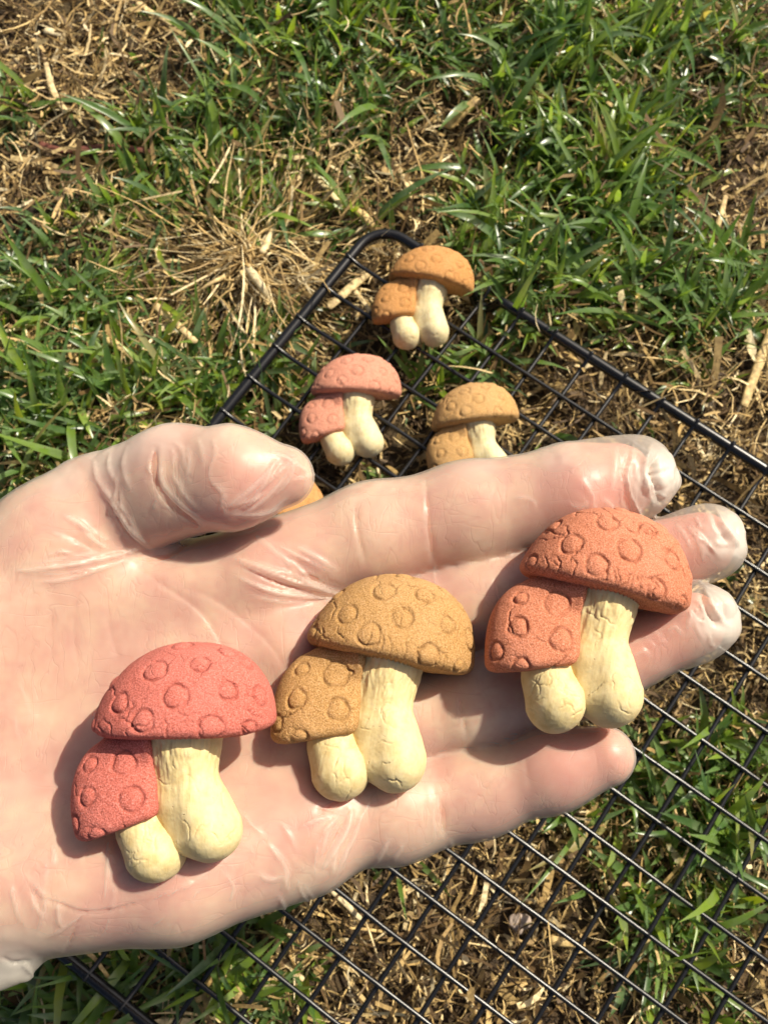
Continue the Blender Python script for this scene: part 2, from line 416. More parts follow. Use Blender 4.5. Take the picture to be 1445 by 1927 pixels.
rows = []; a = lean.copy(); tw = rng.normal(0, .5, B)
for i, s in enumerate(tt):
    prof = np.minimum(1, .55 + 1.6 * s) * (1 - max(0, (s - .45) / .55) ** 1.7) + .03
    ang = tw * s; across = perp * np.cos(ang)[:, None]; across[:, 2] += np.sin(ang) * .8
    fwd = dirs * np.cos(a)[:, None] * -1; nrm_ = -dirs * np.cos(a)[:, None]; nrm_[:, 2] += np.sin(a)
    w_ = (wd * prof)[:, None]
    rows.append(np.stack([pos - across * w_, pos + nrm_ * w_ * -.28, pos + across * w_], 1))
    step = Ln / (NS - 1)
    d = dirs * np.sin(a)[:, None] + perp * (side * s * .6)[:, None]; d[:, 2] += np.cos(a); d /= np.linalg.norm(d, axis=1)[:, None]
    pos = pos + d * step[:, None]; a = a + curl / (NS - 1)
    pos[:, 2] = np.maximum(pos[:, 2], terrain(pos[:, 0], pos[:, 1]) + .0008)
V = np.stack(rows, 1).reshape(-1, 3)
k = np.arange(B)[:, None, None] * NS * 3 + np.arange(NS - 1)[None, :, None] * 3 + np.arange(2)[None, None, :]
F = np.stack([k, k + 1, k + 4, k + 3], -1).reshape(-1, 4)
me = quads_mesh('grass', V, F); rr = np.clip(rng.normal(.40, .23, len(P))[tid] + rng.normal(0, .14, B), 0, 1)
fattr(me, 'rnd', np.repeat(rr, NS * 3)); fattr(me, 'along', np.tile(np.repeat(tt, 3), B))
tag(link('grass', me, M_GRASS), 'short green lawn grass growing in uneven tufts', 'grass', kind='stuff')
print('blades', B)

# dead grass litter
PALE = [(470, 500, 130, 130, .8), (590, 320, 90, 60, .35), (100, 60, 130, 90, .25), (270, 640, 150, 60, .35), (780, 330, 80, 80, .25), (620, 1720, 200, 90, .2), (1350, 900, 120, 120, .1), (760, 1850, 250, 100, .15)]
P = scatter(300000); uv = px_of(P); inv_ = in_view(uv, 60)
g = patch(uv, GREEN); keep = rng.random(len(P)) < np.where(inv_, np.clip(1.15 - .5 * g, .45, 1), .10)
P = P[keep]; uv = uv[keep]; pale = patch(uv, PALE); B = len(P)
Ln = np.clip(rng.lognormal(math.log(.0066), .6, B) * (1 + .6 * pale), .0018, .026); wd = np.clip(np.where(rng.random(B) < .45, .5, 1.05) * rng.lognormal(math.log(.00042), .5, B), .00012, .0016)
az = rng.uniform(0, 2 * math.pi, B) ; el = rng.normal(.10, .55, B); bend = rng.normal(0, .45, B); roll = rng.uniform(-1.2, 1.2, B)
star = ground_at(468, 488); dv_ = P - star; dr_ = np.hypot(dv_[:, 0], dv_[:, 1]); ns_ = (dr_ < .05) & (rng.random(B) < .75)   # litter combed around the dead crown
az = np.where(ns_, np.arctan2(dv_[:, 1], dv_[:, 0]) + rng.normal(0, .35, B), az); Ln = np.where(ns_, Ln * 1.7, Ln); bend = np.where(ns_, bend * .5, bend); wd = np.where(ns_, np.minimum(wd * .75, .0006), wd)
dirs = np.stack([np.cos(az), np.sin(az), np.zeros(B)], 1); perp = np.stack([-np.sin(az), np.cos(az), np.zeros(B)], 1)
z0 = terrain(P[:, 0], P[:, 1]) + rng.exponential(.0030, B) * (1 + .4 * vnoise(P, 60, 17)) + np.abs(np.sin(el)) * Ln * .35
across = perp * np.cos(roll)[:, None]; across[:, 2] += np.sin(roll)
NS = 4; rows = []; tap = rng.uniform(.2, 1.1, B)
for s in np.linspace(-.5, .5, NS):
    th = bend * s; q = P + (dirs * np.cos(th)[:, None] + perp * np.sin(th)[:, None]) * (Ln * s)[:, None]
    q[:, 2] = z0 + Ln * s * np.sin(el) - .0000; w_ = (wd * np.where(abs(s) > .4, tap if s > 0 else 1.3 - tap, 1.0))[:, None]
    rows.append(np.stack([q - across * w_, q + across * w_], 1))
V = np.stack(rows, 1).reshape(-1, 3)
k = np.arange(B)[:, None] * NS * 2 + np.arange(NS - 1)[None, :] * 2
F = np.stack([k, k + 1, k + 3, k + 2], -1).reshape(-1, 4)
me = quads_mesh('straw_litter', V, F); rr = np.clip(rng.beta(1.1, 1.6, B) * 1.05 + .45 * pale + .12 * vnoise(P, 25, 19), 0, 1)
fattr(me, 'rnd', np.repeat(rr, NS * 2))
tag(link('straw_litter', me, M_STRAW), 'thatch of dead tan grass bits over the soil', 'dry grass', kind='stuff')
print('litter', B)

# single stalks one can pick out
def stalk_mesh(pts, w, z=.006, flat=.45, shade=.8, n=5):
    G = np.array([ground_at(u, v, .004) for u, v in pts]); G = smooth_line(G, n)
    G[:, 2] = np.maximum(terrain(G[:, 0], G[:, 1]), -.004) + z + np.linspace(0, .0015, len(G))
    c = G.mean(0); c[2] = G[:, 2].min() - .001; L = G - c
    V, F = tube(L, w * np.linspace(1.08, .85, len(L)), 7); zc = np.repeat(L[:, 2], 7); zc = np.append(zc, [L[0, 2], L[-1, 2]])
    V[:, 2] = zc + (V[:, 2] - zc) * flat; V += .0002 * np.stack([vnoise(V, 300, 1), vnoise(V, 300, 2), vnoise(V, 300, 3)], 1)
    me = mesh_from('straw_stalk', V, F); fattr(me, 'rnd', np.full(len(me.vertices), shade)); return me, c
STALKS = [([(590, 266), (572, 312), (550, 359)], .0014, 'pale straw stalk, steeper of the crossed pair above the rack corner', .9),
          ([(576, 305), (607, 342), (643, 385)], .0013, 'pale straw stalk crossing under a steeper stalk above the rack corner', .92),
          ([(679, 80), (746, 126), (809, 153)], .0013, 'long brown bent stalk lying in the grass at the top middle', .5),
          ([(842, 229), (870, 213), (898, 199)], .0026, 'short wide flat dry blade beside the dense tuft at upper right', .62),
          ([(259, 3), (290, 22), (322, 43)], .0015, 'straight straw stalk at the upper left edge of the picture', .78),
          ([(90, 120), (98, 165), (126, 215)], .0016, 'curved pale straw on the bare patch at upper left', .85),
          ([(83, 50), (98, 56), (113, 63)], .0016, 'short whitish straw stub on the bare upper left patch', 1.0),
          ([(1446, 628), (1420, 690), (1391, 772)], .0021, 'long flat dry blade at the right edge outside the rack', .72),
          ([(690, 508), (655, 542), (618, 577)], .0021, 'wide flat straw under the rack beside its corner', .8),
          ([(666, 540), (682, 562), (700, 590)], .0011, 'thin straw under the rack pointing at the farthest cookie', .86),
          ([(866, 545), (888, 562), (912, 578)], .0014, 'short straw with a split end poking out beside the farthest cookie', .8),
          ([(908, 545), (918, 540), (930, 530)], .0016, 'stubby pale chip behind the rack frame near the farthest cookie', 1.0),
          ([(620, 1672), (648, 1700), (678, 1730)], .0011, 'pale straw under the mesh just below the little finger base', .95),
          ([(289, 569), (328, 604), (368, 642)], .0016, 'tan stalk left of the radiating dry clump', .8),
          ([(186, 626), (222, 648), (262, 680)], .0017, 'tan stalk low on the left above the thumb', .7),
          ([(1340, 440), (1350, 410), (1358, 380)], .0012, 'upright tan chip on the bare soil at the right', .75),
          ([(742, 300), (760, 330), (772, 372)], .0012, 'tan straw on the bare strip above the rack frame', .8),
          ([(700, 420), (680, 400), (660, 385)], .0017, 'broad tan chip just above the rounded rack corner', .7),
          ([(1110, 205), (1120, 240), (1122, 262)], .0011, 'thin straw in the thick grass at upper right', .8),
          ([(1040, 1772), (1068, 1776), (1096, 1778)], .0016, 'tan straw lying level under the mesh at lower right', .7)]
for pts, w, lab, sh in STALKS:
    me, c = stalk_mesh(pts, w, shade=sh); o = link('straw_stalk', me, M_STRAW); o.location = c
    tag(o, lab, 'straw', 'loose straw stalks on the lawn')
me, c = stalk_mesh([(70, 264), (110, 275), (190, 270), (282, 278)], .0016, .0045, .8)
o = link('twig', me, plain('red_brown_twig', (.14, .045, .03), .7)); o.location = c
tag(o, 'reddish brown twig lying on the bare patch at upper left', 'twig')
# radiating dry clump
cl = empty('dry_grass_clump', tuple(ground_at(468, 488, 0) ))
tag(cl, 'dead pale clump of straw stalks radiating from one crown left of the rack', 'dry grass')
cc = np.array(cl.location)
spokes = [(58, 92, .0021, .98), (-105, 62, .0010, .75), (36, -78, .0019, .9)]
for _ in range(85):
    an = rng.uniform(0, 6.283); ln = rng.uniform(35, 135) * (1.0 if math.cos(an - 2.2) > -.3 else .6)
    spokes.append((ln * math.cos(an), ln * .85 * math.sin(an), rng.uniform(.0002, .00062), rng.uniform(.35, .95)))
for (du, dv, w, sh) in spokes:
    j = rng.normal(0, .09, 2); o_ = rng.normal(0, 13, 2); st_ = rng.uniform(.02, .4)
    p0 = ground_at(468 + du * st_ + o_[0], 488 + dv * st_ + o_[1], .007); p1 = ground_at(468 + o_[0] + du * .6 - dv * j[0], 488 + o_[1] + dv * .6 + du * j[0], rng.uniform(.005, .011)); p2 = ground_at(468 + du + o_[0], 488 + dv + o_[1], rng.uniform(.002, .006))
    L = smooth_line([p0, p1, p2], 5) - cc
    Vt, Ft = tube(L, w * np.linspace(1.1, .55, len(L)), 6); Vt += .00015 * np.stack([vnoise(Vt, 250, 1), vnoise(Vt, 250, 2), vnoise(Vt, 250, 3)], 1)
    me = mesh_from('stalk', Vt, Ft); fattr(me, 'rnd', np.full(len(me.vertices), sh)); link('stalk', me, M_STRAW, cl)
# pebble
def lump(name, r, seed):
    Vp, Fp, Np = build_sdf(lambda P_: np.sqrt((P_ * P_ * np.array([1, 1.3, 1.8], np.float32)).sum(1)) - r, (-1.6 * r,) * 3, (1.6 * r,) * 3, r / 7, 0)
    Vp = Vp + Np * (vnoise(Vp, 1.1 / r, seed) * .4 * r + vnoise(Vp, 2.6 / r, seed + 1) * .22 * r)[:, None]
    return quads_mesh(name, Vp * .001, Fp)
o = link('pebble', lump('pebble', 3.4, 5), plain('pebble_stone', (.34, .27, .22), .9, .3, 900, .35, .0004)); o.location = tuple(ground_at(976, 1733, .004))
tag(o, 'small pale rough pebble under the mesh at the bottom', 'pebble')

# ------------------------------------------------------------------ cooling rack
U = .0156; VR = U * 1.0143
A_w = W @ np.array([.8147, -.5618, .1438]); B_w = W @ np.array([-.5796, -.7822, .2285])
A_w[2] = B_w[2] = 0; A_w /= np.linalg.norm(A_w); B_w -= A_w * (A_w @ B_w); B_w /= np.linalg.norm(B_w)
R0 = np.array([0, 0, H_RACK]) - A_w * (132.0 * .88e-3) - B_w * (195.24 * .88e-3)
rack = empty('cooling_rack', tuple(R0))
rack.rotation_euler = (0, 0, math.atan2(A_w[1], A_w[0]))
flip = 1 if np.cross(A_w, B_w)[2] > 0 else -1
tag(rack, 'black wire cooling rack with square mesh lying on the grass', 'cooling rack')
c0, c1, r0, r1 = -.33 * U, 24.3 * U, -.25 * VR, 17.2 * VR
def RL(a, b, z): return np.array([a, b * flip, z])
rc = .0125; pth = []
for (cx_, cy_, s0) in ((c1 - rc, r0 + rc, -90), (c1 - rc, r1 - rc, 0), (c0 + rc, r1 - rc, 90), (c0 + rc, r0 + rc, 180)):
    for q in range(9):
        an = math.radians(s0 + q * 11.25); pth.append(RL(cx_ + rc * math.cos(an), cy_ + rc * math.sin(an), 0))
pth.append(pth[0]); dense = []
for p_, q_ in zip(pth[:-1], pth[1:]):
    n_ = max(1, int(np.linalg.norm(q_ - p_) / .0022)); dense += [p_ + (q_ - p_) * i / n_ for i in range(n_)]
dense = np.array(dense)
for a_ in (2.95 * U, 20.3 * U):                  # the rim bends down into four short feet
    dense[:, 2] -= .0125 * np.exp(-((dense[:, 0] - a_) / .0058) ** 4) * (np.abs(np.abs(dense[:, 1] - r0 * flip) * np.abs(dense[:, 1] - r1 * flip)) < 1e-4)
Vt, Ft = tube(dense, .0021, 14, True); link('frame', mesh_from('frame', Vt, Ft), M_WIRE, rack)
WR = .00083
def wire(kind, pos, idx):
    row = kind == 'row'; a, b = (c0 - .0012, c1 + .0012) if row else (r0 - .0012, r1 + .0012); zmid = .0003 if row else -.0014; cell = U if row else VR
    S = [a, a + .002, a + .004, a + .007]; k_ = math.ceil((a + .009) / cell * 4) / 4.0
    while k_ * cell < b - .009: S.append(k_ * cell); k_ += .25
    S += [b - .007, b - .004, b - .002, b]; S = np.array(S); e = np.minimum(S - a, b - S)
    z = zmid + (.0027 - zmid) * np.maximum(0, 1 - e / .007) ** 1.5; r_ = np.random.default_rng(idx + (0 if row else 100))
    wob = np.interp(S, np.linspace(a, b, 6), r_.normal(0, .00035, 6)); ph = np.abs(S / cell - np.round(S / cell))
    rad = WR * (1 + .13 * (ph < .06) * r_.uniform(.3, 1.3, len(S)))
    p = [RL(q, pos + w, zz) if row else RL(pos + w, q, zz) for q, w, zz in zip(S, wob, z)]
    Vt, Ft = tube(p, rad, 8); return link('wire', mesh_from('wire', Vt, Ft), M_WIRE, rack)
for i in range(1, 17): wire('row', i * VR, i)
for j in range(0, 24): wire('column', (j + .0 if j else .45) * U, j) if j else None
# ------------------------------------------------------------------ mushroom cookies (one mould, mm)
MS = .103
def mm(u, v): return ((u - 330) * MS, -(v - 1420) * MS)
CAPC = mm(338, 1390)
def f_cap(P_):
    x_, y_, z_ = P_[:, 0] - CAPC[0], P_[:, 1] - CAPC[1], np.maximum(P_[:, 2] - 1.8, 0)
    x_ = x_ - .10 * np.maximum(y_, 0)
    p = 2.2
    q = ((np.abs(x_) / 17.2) ** p + (np.abs(y_) / 18.2) ** p + (z_ / 13.2) ** p) ** (1 / p)
    d = (q - 1) * 13.0
    d = smax(d, -(y_ + .7 - .0035 * np.maximum(x_, 0) ** 2 - .0015 * x_ * x_ - .13 * np.maximum(9 - P_[:, 2], 0)), 2.3)
    return smax(d, -P_[:, 2], 1.2)
SCC = mm(262, 1543); SAX = np.array([-.357, .934]); SAC = np.array([.934, .357])
s1, s2 = np.array(mm(296, 1395)), np.array(mm(312, 1532))
sN = np.array([-(s2 - s1)[1], (s2 - s1)[0]]); sN /= np.linalg.norm(sN); sN = sN if sN[0] > 0 else -sN
def f_scap(P_):
    q2 = P_[:, :2] - np.array(SCC, np.float32); a_ = q2 @ SAC; b_ = q2 @ SAX; z_ = np.maximum(P_[:, 2] - 2.2, 0); p = 2.2
    q = ((np.abs(a_) / 11.2) ** p + (np.abs(b_) / 16.8) ** p + (z_ / 7.6) ** p) ** (1 / p)
    d = smax((q - 1) * 9, -b_ - .4 + .004 * a_ * a_ + .12 * np.maximum(5 - P_[:, 2], 0), 2.0)
    d = smin(d, cone(P_ * np.array([1, 1, .75], np.float32), (*mm(238, 1408), 2.4), (*mm(288, 1398), 3.2), 3.2, 4.6), 2.6)
    d = smax(d, (P_[:, :2] - s1) @ sN, 1.8)
    return smax(d, -P_[:, 2], 1.0)
def seg(P_, L, zs, zc, k):
    Q = P_ * np.array([1, 1, 1 / zs], np.float32); r = None
    for (u0, v0, a, u1, v1, b) in L:
        d = cone(Q, (*mm(u0, v0), zc / zs), (*mm(u1, v1), zc / zs), a * MS, b * MS); r = d if r is None else smin(r, d, k)
    return smax(r, -P_[:, 2], 1.2)
def f_stem(P_): return seg(P_, [(340, 1376, 70, 343, 1404, 54), (342, 1372, 62, 344, 1400, 55), (344, 1400, 53, 352, 1468, 43), (352, 1468, 43, 378, 1520, 47), (378, 1520, 47, 394, 1556, 58), (312, 1410, 33, 320, 1500, 28), (320, 1500, 28, 338, 1570, 26)], 1.28, 2.2, 3.0)
def f_sstem(P_): return seg(P_, [(262, 1520, 40, 272, 1555, 44), (272, 1555, 44, 296, 1592, 57)], 1.2, 1.6, 2.0)
RINGS = [(298, 1273, 2.3), (378, 1262, 2.1), (240, 1332, 2.2), (343, 1322, 2.4), (290, 1365, 2.3), (212, 1290, 2.1), (432, 1312, 2.0), (408, 1380, 2.4), (486, 1318, 2.1), (184, 1372, 1.7),
         (334, 1222, 2.0), (262, 1232, 2.0), (420, 1234, 2.0), (470, 1378, 1.6), (455, 1255, 1.8)]
SRINGS = [(185, 1495, 2.0), (266, 1500, 2.3), (247, 1438, 2.5), (208, 1562, 1.8), (160, 1545, 1.7), (180, 1440, 1.6)]
def crack_lines(r, n_, box, length):
    out = []
    for _ in range(n_):
        p = np.array([r.uniform(box[0], box[2]), r.uniform(box[1], box[3])]); a = r.uniform(0, 6.28); L = [p]
        for _ in range(int(r.integers(4, length))):
            a += r.normal(0, .65); L.append(L[-1] + r.uniform(.5, 1.1) * np.array([math.cos(a), math.sin(a)]))
        out.append(np.array(L))
    return out
def dress(kind, V, N, seed, ncr):
    r = np.random.default_rng(seed); cav = np.zeros(len(V)); d = .10 * vnoise(V, .2, seed) + .05 * vnoise(V, .6, seed + 1) + .022 * vnoise(V, 2.2, seed + 2)
    front = np.clip(N[:, 2] * 3 + .6, 0, 1)
    if kind in ('cap', 'small_cap'):
        L = RINGS if kind == 'cap' else SRINGS
        for (u_, v_, rad) in L:
            cx_, cy_ = mm(u_, v_); c = None
            q = np.hypot(V[:, 0] - cx_, V[:, 1] - cy_); cand = q + 100 * (N[:, 2] < -.2) + 3 * (V[:, 2] < 2)
            c = V[int(np.argmin(cand))]; dist = np.linalg.norm(V - c, axis=1)
            rad = rad * r.uniform(.84, .99); an = np.arctan2(V[:, 1] - c[1], V[:, 0] - c[0])
            wob = rad * (1 + .04 * np.sin(3 * an + r.uniform(0, 6)) + .025 * np.sin(5 * an + r.uniform(0, 6)))
            dep = (.38 + .13 * np.sin(an * 1 + r.uniform(0, 6)) + .10 * np.sin(an * 4 + r.uniform(0, 6))) * r.uniform(.75, 1.1)
            gq = np.exp(-np.abs((dist - wob) / .30) ** 2.4) * dep
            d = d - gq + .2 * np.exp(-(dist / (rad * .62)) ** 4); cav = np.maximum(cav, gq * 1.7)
        und = np.clip(-N[:, 1] * 2 - .6, 0, 1)
        if kind == 'cap':
            sx_, sz_ = mm(344, 0)[0], 2.0; an = np.arctan2(V[:, 2] - sz_, V[:, 0] - sx_); rr_ = np.hypot(V[:, 2] - sz_, V[:, 0] - sx_)
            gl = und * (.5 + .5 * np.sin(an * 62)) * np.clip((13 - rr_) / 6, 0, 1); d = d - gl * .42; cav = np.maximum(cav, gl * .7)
        cr = crack_lines(r, ncr if kind == 'cap' else ncr // 3, (-16, 3, 17, 19) if kind == 'cap' else (-17, -14, -4, 2), 15)
        if kind == 'cap':
            for _ in range(ncr):
                x0 = r.uniform(-14, 15); cr.append(np.array([(x0, 2.6), (x0 + r.normal(0, .4), 3.8), (x0 + r.normal(0, .8), 5.0), (x0 + r.normal(0, 1.2), 6.2)]))
        cd, cw = .36, .12
    else:
        top = np.clip((V[:, 1] + (9 if kind == 'stem' else 16)) / 9, 0, 1) * front
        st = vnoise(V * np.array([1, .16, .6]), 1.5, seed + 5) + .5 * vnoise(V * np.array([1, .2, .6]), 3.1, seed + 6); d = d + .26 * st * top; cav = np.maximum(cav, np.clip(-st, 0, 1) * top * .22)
        cr = crack_lines(r, 18, (-3, -20, 12, 0) if kind == 'stem' else (-10, -23, 1, -12), 6); cd, cw = .20, .075
    for L in cr:
        lo_, hi_ = L.min(0) - 1, L.max(0) + 1
        m_ = (V[:, 0] > lo_[0]) & (V[:, 0] < hi_[0]) & (V[:, 1] > lo_[1]) & (V[:, 1] < hi_[1]) & (V[:, 2] > .5)
        if not m_.any(): continue
        q, _, t_ = poly_dist(V[m_, :2] + .18 * np.stack([vnoise(V[m_], 1.6, seed + 8), vnoise(V[m_], 1.6, seed + 9)], 1), L)
        gq = np.exp(-(q / (cw * r.uniform(.8, 1.6))) ** 2) * np.clip(4 * t_ * (1 - t_) + .15, 0, 1) * cd * r.uniform(.6, 1.2) * front[m_]
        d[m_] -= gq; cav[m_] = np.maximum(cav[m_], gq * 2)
    return V + N * d[:, None], np.clip(cav, 0, 1)
PARTS = {'cap': (f_cap, (-20, -1, -1), (21, 23, 17)), 'small_cap': (f_scap, (-23, -19, -1), (1, 6, 12)),
         'stem': (f_stem, (-7, -23, -1), (15, 9, 13)), 'small_stem': (f_sstem, (-14, -26, -1), (5, -5, 12))}
MOULD = {}
for hi_res in (True, False):
    for k_, (fn, lo, hi) in PARTS.items():
        MOULD[k_, hi_res] = build_sdf(fn, lo, hi, .40 if hi_res else .5, 1 if hi_res else 0)
def cookie(label, capmat, stemmat, seed, hi_res, group, ncr=6):
    root = empty('mushroom_cookie'); tag(root, label, 'cookie', group); root['v'] = 0; del root['v']
    pts = []
    for i, k_ in enumerate(('cap', 'small_cap', 'stem', 'small_stem')):
        V, F, N = MOULD[k_, hi_res]; V2, cav = dress(k_, V, N, seed * 10 + i, ncr)
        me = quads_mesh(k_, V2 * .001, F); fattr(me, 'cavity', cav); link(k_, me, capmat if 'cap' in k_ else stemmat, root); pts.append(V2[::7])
    return root, np.concatenate(pts)
M_CREAM = stem_material('cream_dough', (0.651, 0.515, 0.251), (0.704, 0.590, 0.334), (0.563, 0.414, 0.176))
M_CREAM2 = stem_material('pale_cream_dough', (0.648, 0.540, 0.297), (0.693, 0.612, 0.387), (0.576, 0.450, 0.225))
def cap3(name, b): return cap_material(name, b, tuple(x * .5 for x in b), tuple(min(.9, x * 1.12 + .09) for x in b))
M_PINK, M_TAN, M_TERRA = cap3('rose_dough', (.515, .135, .100)), cap3('tan_dough', (0.430, 0.237, 0.082)), cap3('terracotta_dough', (.510, .180, .095))
M_PALE_PINK, M_ORANGE, M_GOLD = cap3('pale_rose_dough', (0.540, 0.230, 0.149)), cap3('orange_tan_dough', (0.468, 0.225, 0.068)), cap3('gold_tan_dough', (0.468, 0.270, 0.099))

for (u_, v_, rot, mat, sd, lab) in [
        (800, 556, 13, M_ORANGE, 31, 'orange tan mushroom cookie at the far corner of the rack'),
        (663, 764, 3, M_PALE_PINK, 32, 'pale pink mushroom cookie lying on the rack'),
        (893, 820, -6, M_GOLD, 33, 'golden tan mushroom cookie on the rack half behind the index finger'),
        (503, 962, 74, M_ORANGE, 34, 'orange tan cookie almost hidden between thumb and index finger')]:
    o, pts = cookie(lab, mat, M_CREAM2, sd, False, 'mushroom cookies on the rack')
    o.location = tuple(ground_at(u_, v_, H_RACK + .004)); o.location.z = H_RACK + .0011
    o.rotation_euler = (0, 0, math.radians(-rot)); o.scale = {31: (.97, .98, 1.0), 32: (.99, .97, .94), 33: (.96, .95, 1.05), 34: (.95, .98, .95)}[sd]

# ------------------------------------------------------------------ hand in a clear glove (mm, in the hand's own frame)
DH = 196.0
def hp(u, v, d, slope=.058):
    d = d + (v - 1200) * slope
    s = (DH - d) / FPX; return np.array([(u - CX) * s, -(v - CY) * s, d])
HAND_M = M @ Matrix.Translation((0, 0, -DH * .001))
def hand_px(V): s = FPX / (DH - V[:, 2]); return np.stack([CX + V[:, 0] * s, CY - V[:, 1] * s], 1)
def chain(P_, L, k, grow=0.0, zs=1.0):
    r = None; Z = np.array([1, 1, 1 / zs], np.float32); P_ = P_ * Z if zs != 1 else P_
    for (a, b) in zip(L[:-1], L[1:]):
        pa, pb = hp(*a[:3]), hp(*b[:3]); ra, rb = a[3] * (DH - pa[2]) / FPX + grow, b[3] * (DH - pb[2]) / FPX + grow
        d = cone(P_, pa * Z, pb * Z, ra, rb); r = d if r is None else smin(r, d, k)
    return r
PALM = [[(-190, 1250, -12, 110), (490, 1085, -6, 92)], [(-200, 1340, -15, 115), (545, 1225, -12, 95)], [(-200, 1450, -17, 115), (580, 1380, -16, 95)],
        [(-190, 1560, -18, 120), (600, 1530, -20, 98)], [(-100, 1660, -16, 150), (330, 1640, -16, 118), (565, 1575, -19, 106)]]
THENAR = [(-70, 1240, -9, 168), (110, 1040, -1, 124), (190, 968, 2, 110)]
THUMB = [(185, 968, 3, 110), (330, 905, 14, 99), (440, 899, 19, 91), (532, 896, 19, 56)]
ARM = [[(-150, 1340, -18, 140), (-900, 1680, -24, 190)], [(-150, 1530, -18, 140), (-900, 1840, -24, 190)]]
FING = {'index': [(490, 1085, -6, 95), (700, 1012, -5, 97), (880, 973, -3, 97), (1080, 930, 2, 90), (1155, 909, 3, 76)],
        'middle': [(545, 1225, -12, 95), (720, 1182, -13, 92), (900, 1138, -11, 92), (1130, 1085, -6, 84), (1318, 1025, 0, 62)],
        'ring': [(580, 1380, -16, 95), (740, 1355, -17, 90), (900, 1318, -15, 88), (1100, 1258, -10, 82), (1300, 1176, -3, 62)],
        'little': [(600, 1530, -20, 100), (740, 1522, -21, 92), (900, 1488, -20, 78), (1040, 1448, -15, 70), (1138, 1424, -11, 54)]}
TIP = {'index': (1196, 897, 4, 75), 'middle': (1338, 1018, 1, 62), 'ring': (1324, 1165, -2, 62), 'little': (1140, 1423, -11, 54)}
def hand_sdf(P_, glove):
    g_ = .38 if glove else 0.0
    palm = None
    for L in PALM:
        d = chain(P_, L, 4, g_); palm = d if palm is None else smin(palm, d, 7)
    palm = smin(palm, chain(P_, THENAR, 6, g_), 9)
    for L in ARM: palm = smin(palm, chain(P_, L, 4, g_), 10)
    r = smin(palm, chain(P_, THUMB, 3.5, g_, .74), 1.6)
    for n_, L in FING.items():
        L2 = L + [TIP[n_]] if glove and n_ != 'little' else L
        f = smin(palm, chain(P_, L2, 4, g_), 3.6); r = smin(r, f, .35)
    if glove: r = smin(r, chain(P_, [(-180, 1850, -19, 80), (18, 1790, -19, 62)], 2), 2.5)
    return r
lo, hi = (-185, -105, -62), (90, 26, 46)
Vs, Fs, Ns = build_sdf(lambda P_: hand_sdf(P_, False), lo, hi, 1.1, 0)
uvs = hand_px(Vs); pk = np.zeros(len(Vs))
for (a, b, r_, w_) in [(1130, 930, 110, .8), (1260, 1050, 110, .9), (1230, 1210, 110, .9), (1090, 1430, 110, .9), (470, 930, 110, .7), (160, 960, 60, .35), (560, 1180, 110, .45), (620, 1480, 120, .4), (60, 1180, 150, .3), (240, 1640, 160, .3), (800, 1000, 70, .35), (930, 950, 60, .3)]:
    pk = np.maximum(pk, w_ * np.exp(-((uvs[:, 0] - a) ** 2 + (uvs[:, 1] - b) ** 2) / r_ ** 2))
me = quads_mesh('hand', Vs * .001, Fs); fattr(me, 'pink', pk)
hand = link('hand', me, skin_material()); hand.matrix_world = HAND_M
tag(hand, 'left hand in a clear glove held palm up with three mushroom cookies on it', 'hand')

Vg, Fg, Ng = build_sdf(lambda P_: hand_sdf(P_, True), lo, hi, .9, 1)
uvg = hand_px(Vg); front = np.clip(Ng[:, 2] * 2.5 + .5, 0, 1)
loose = np.zeros(len(Vg))
for (a, b, r_, w_) in [(1240, 895, 48, 1), (1375, 1010, 45, .8), (1360, 1160, 50, .8), (20, 1830, 75, .4), (300, 815, 50, .35), (200, 850, 50, .45), (250, 820, 50, .4), (120, 895, 40, .3), (400, 812, 45, .25), (900, 872, 40, .2), (1050, 845, 45, .25)]:
    loose = np.maximum(loose, w_ * np.exp(-(((uvg[:, 0] - a) ** 2 + (uvg[:, 1] - b) ** 2) / r_ ** 2) ** 1.5))
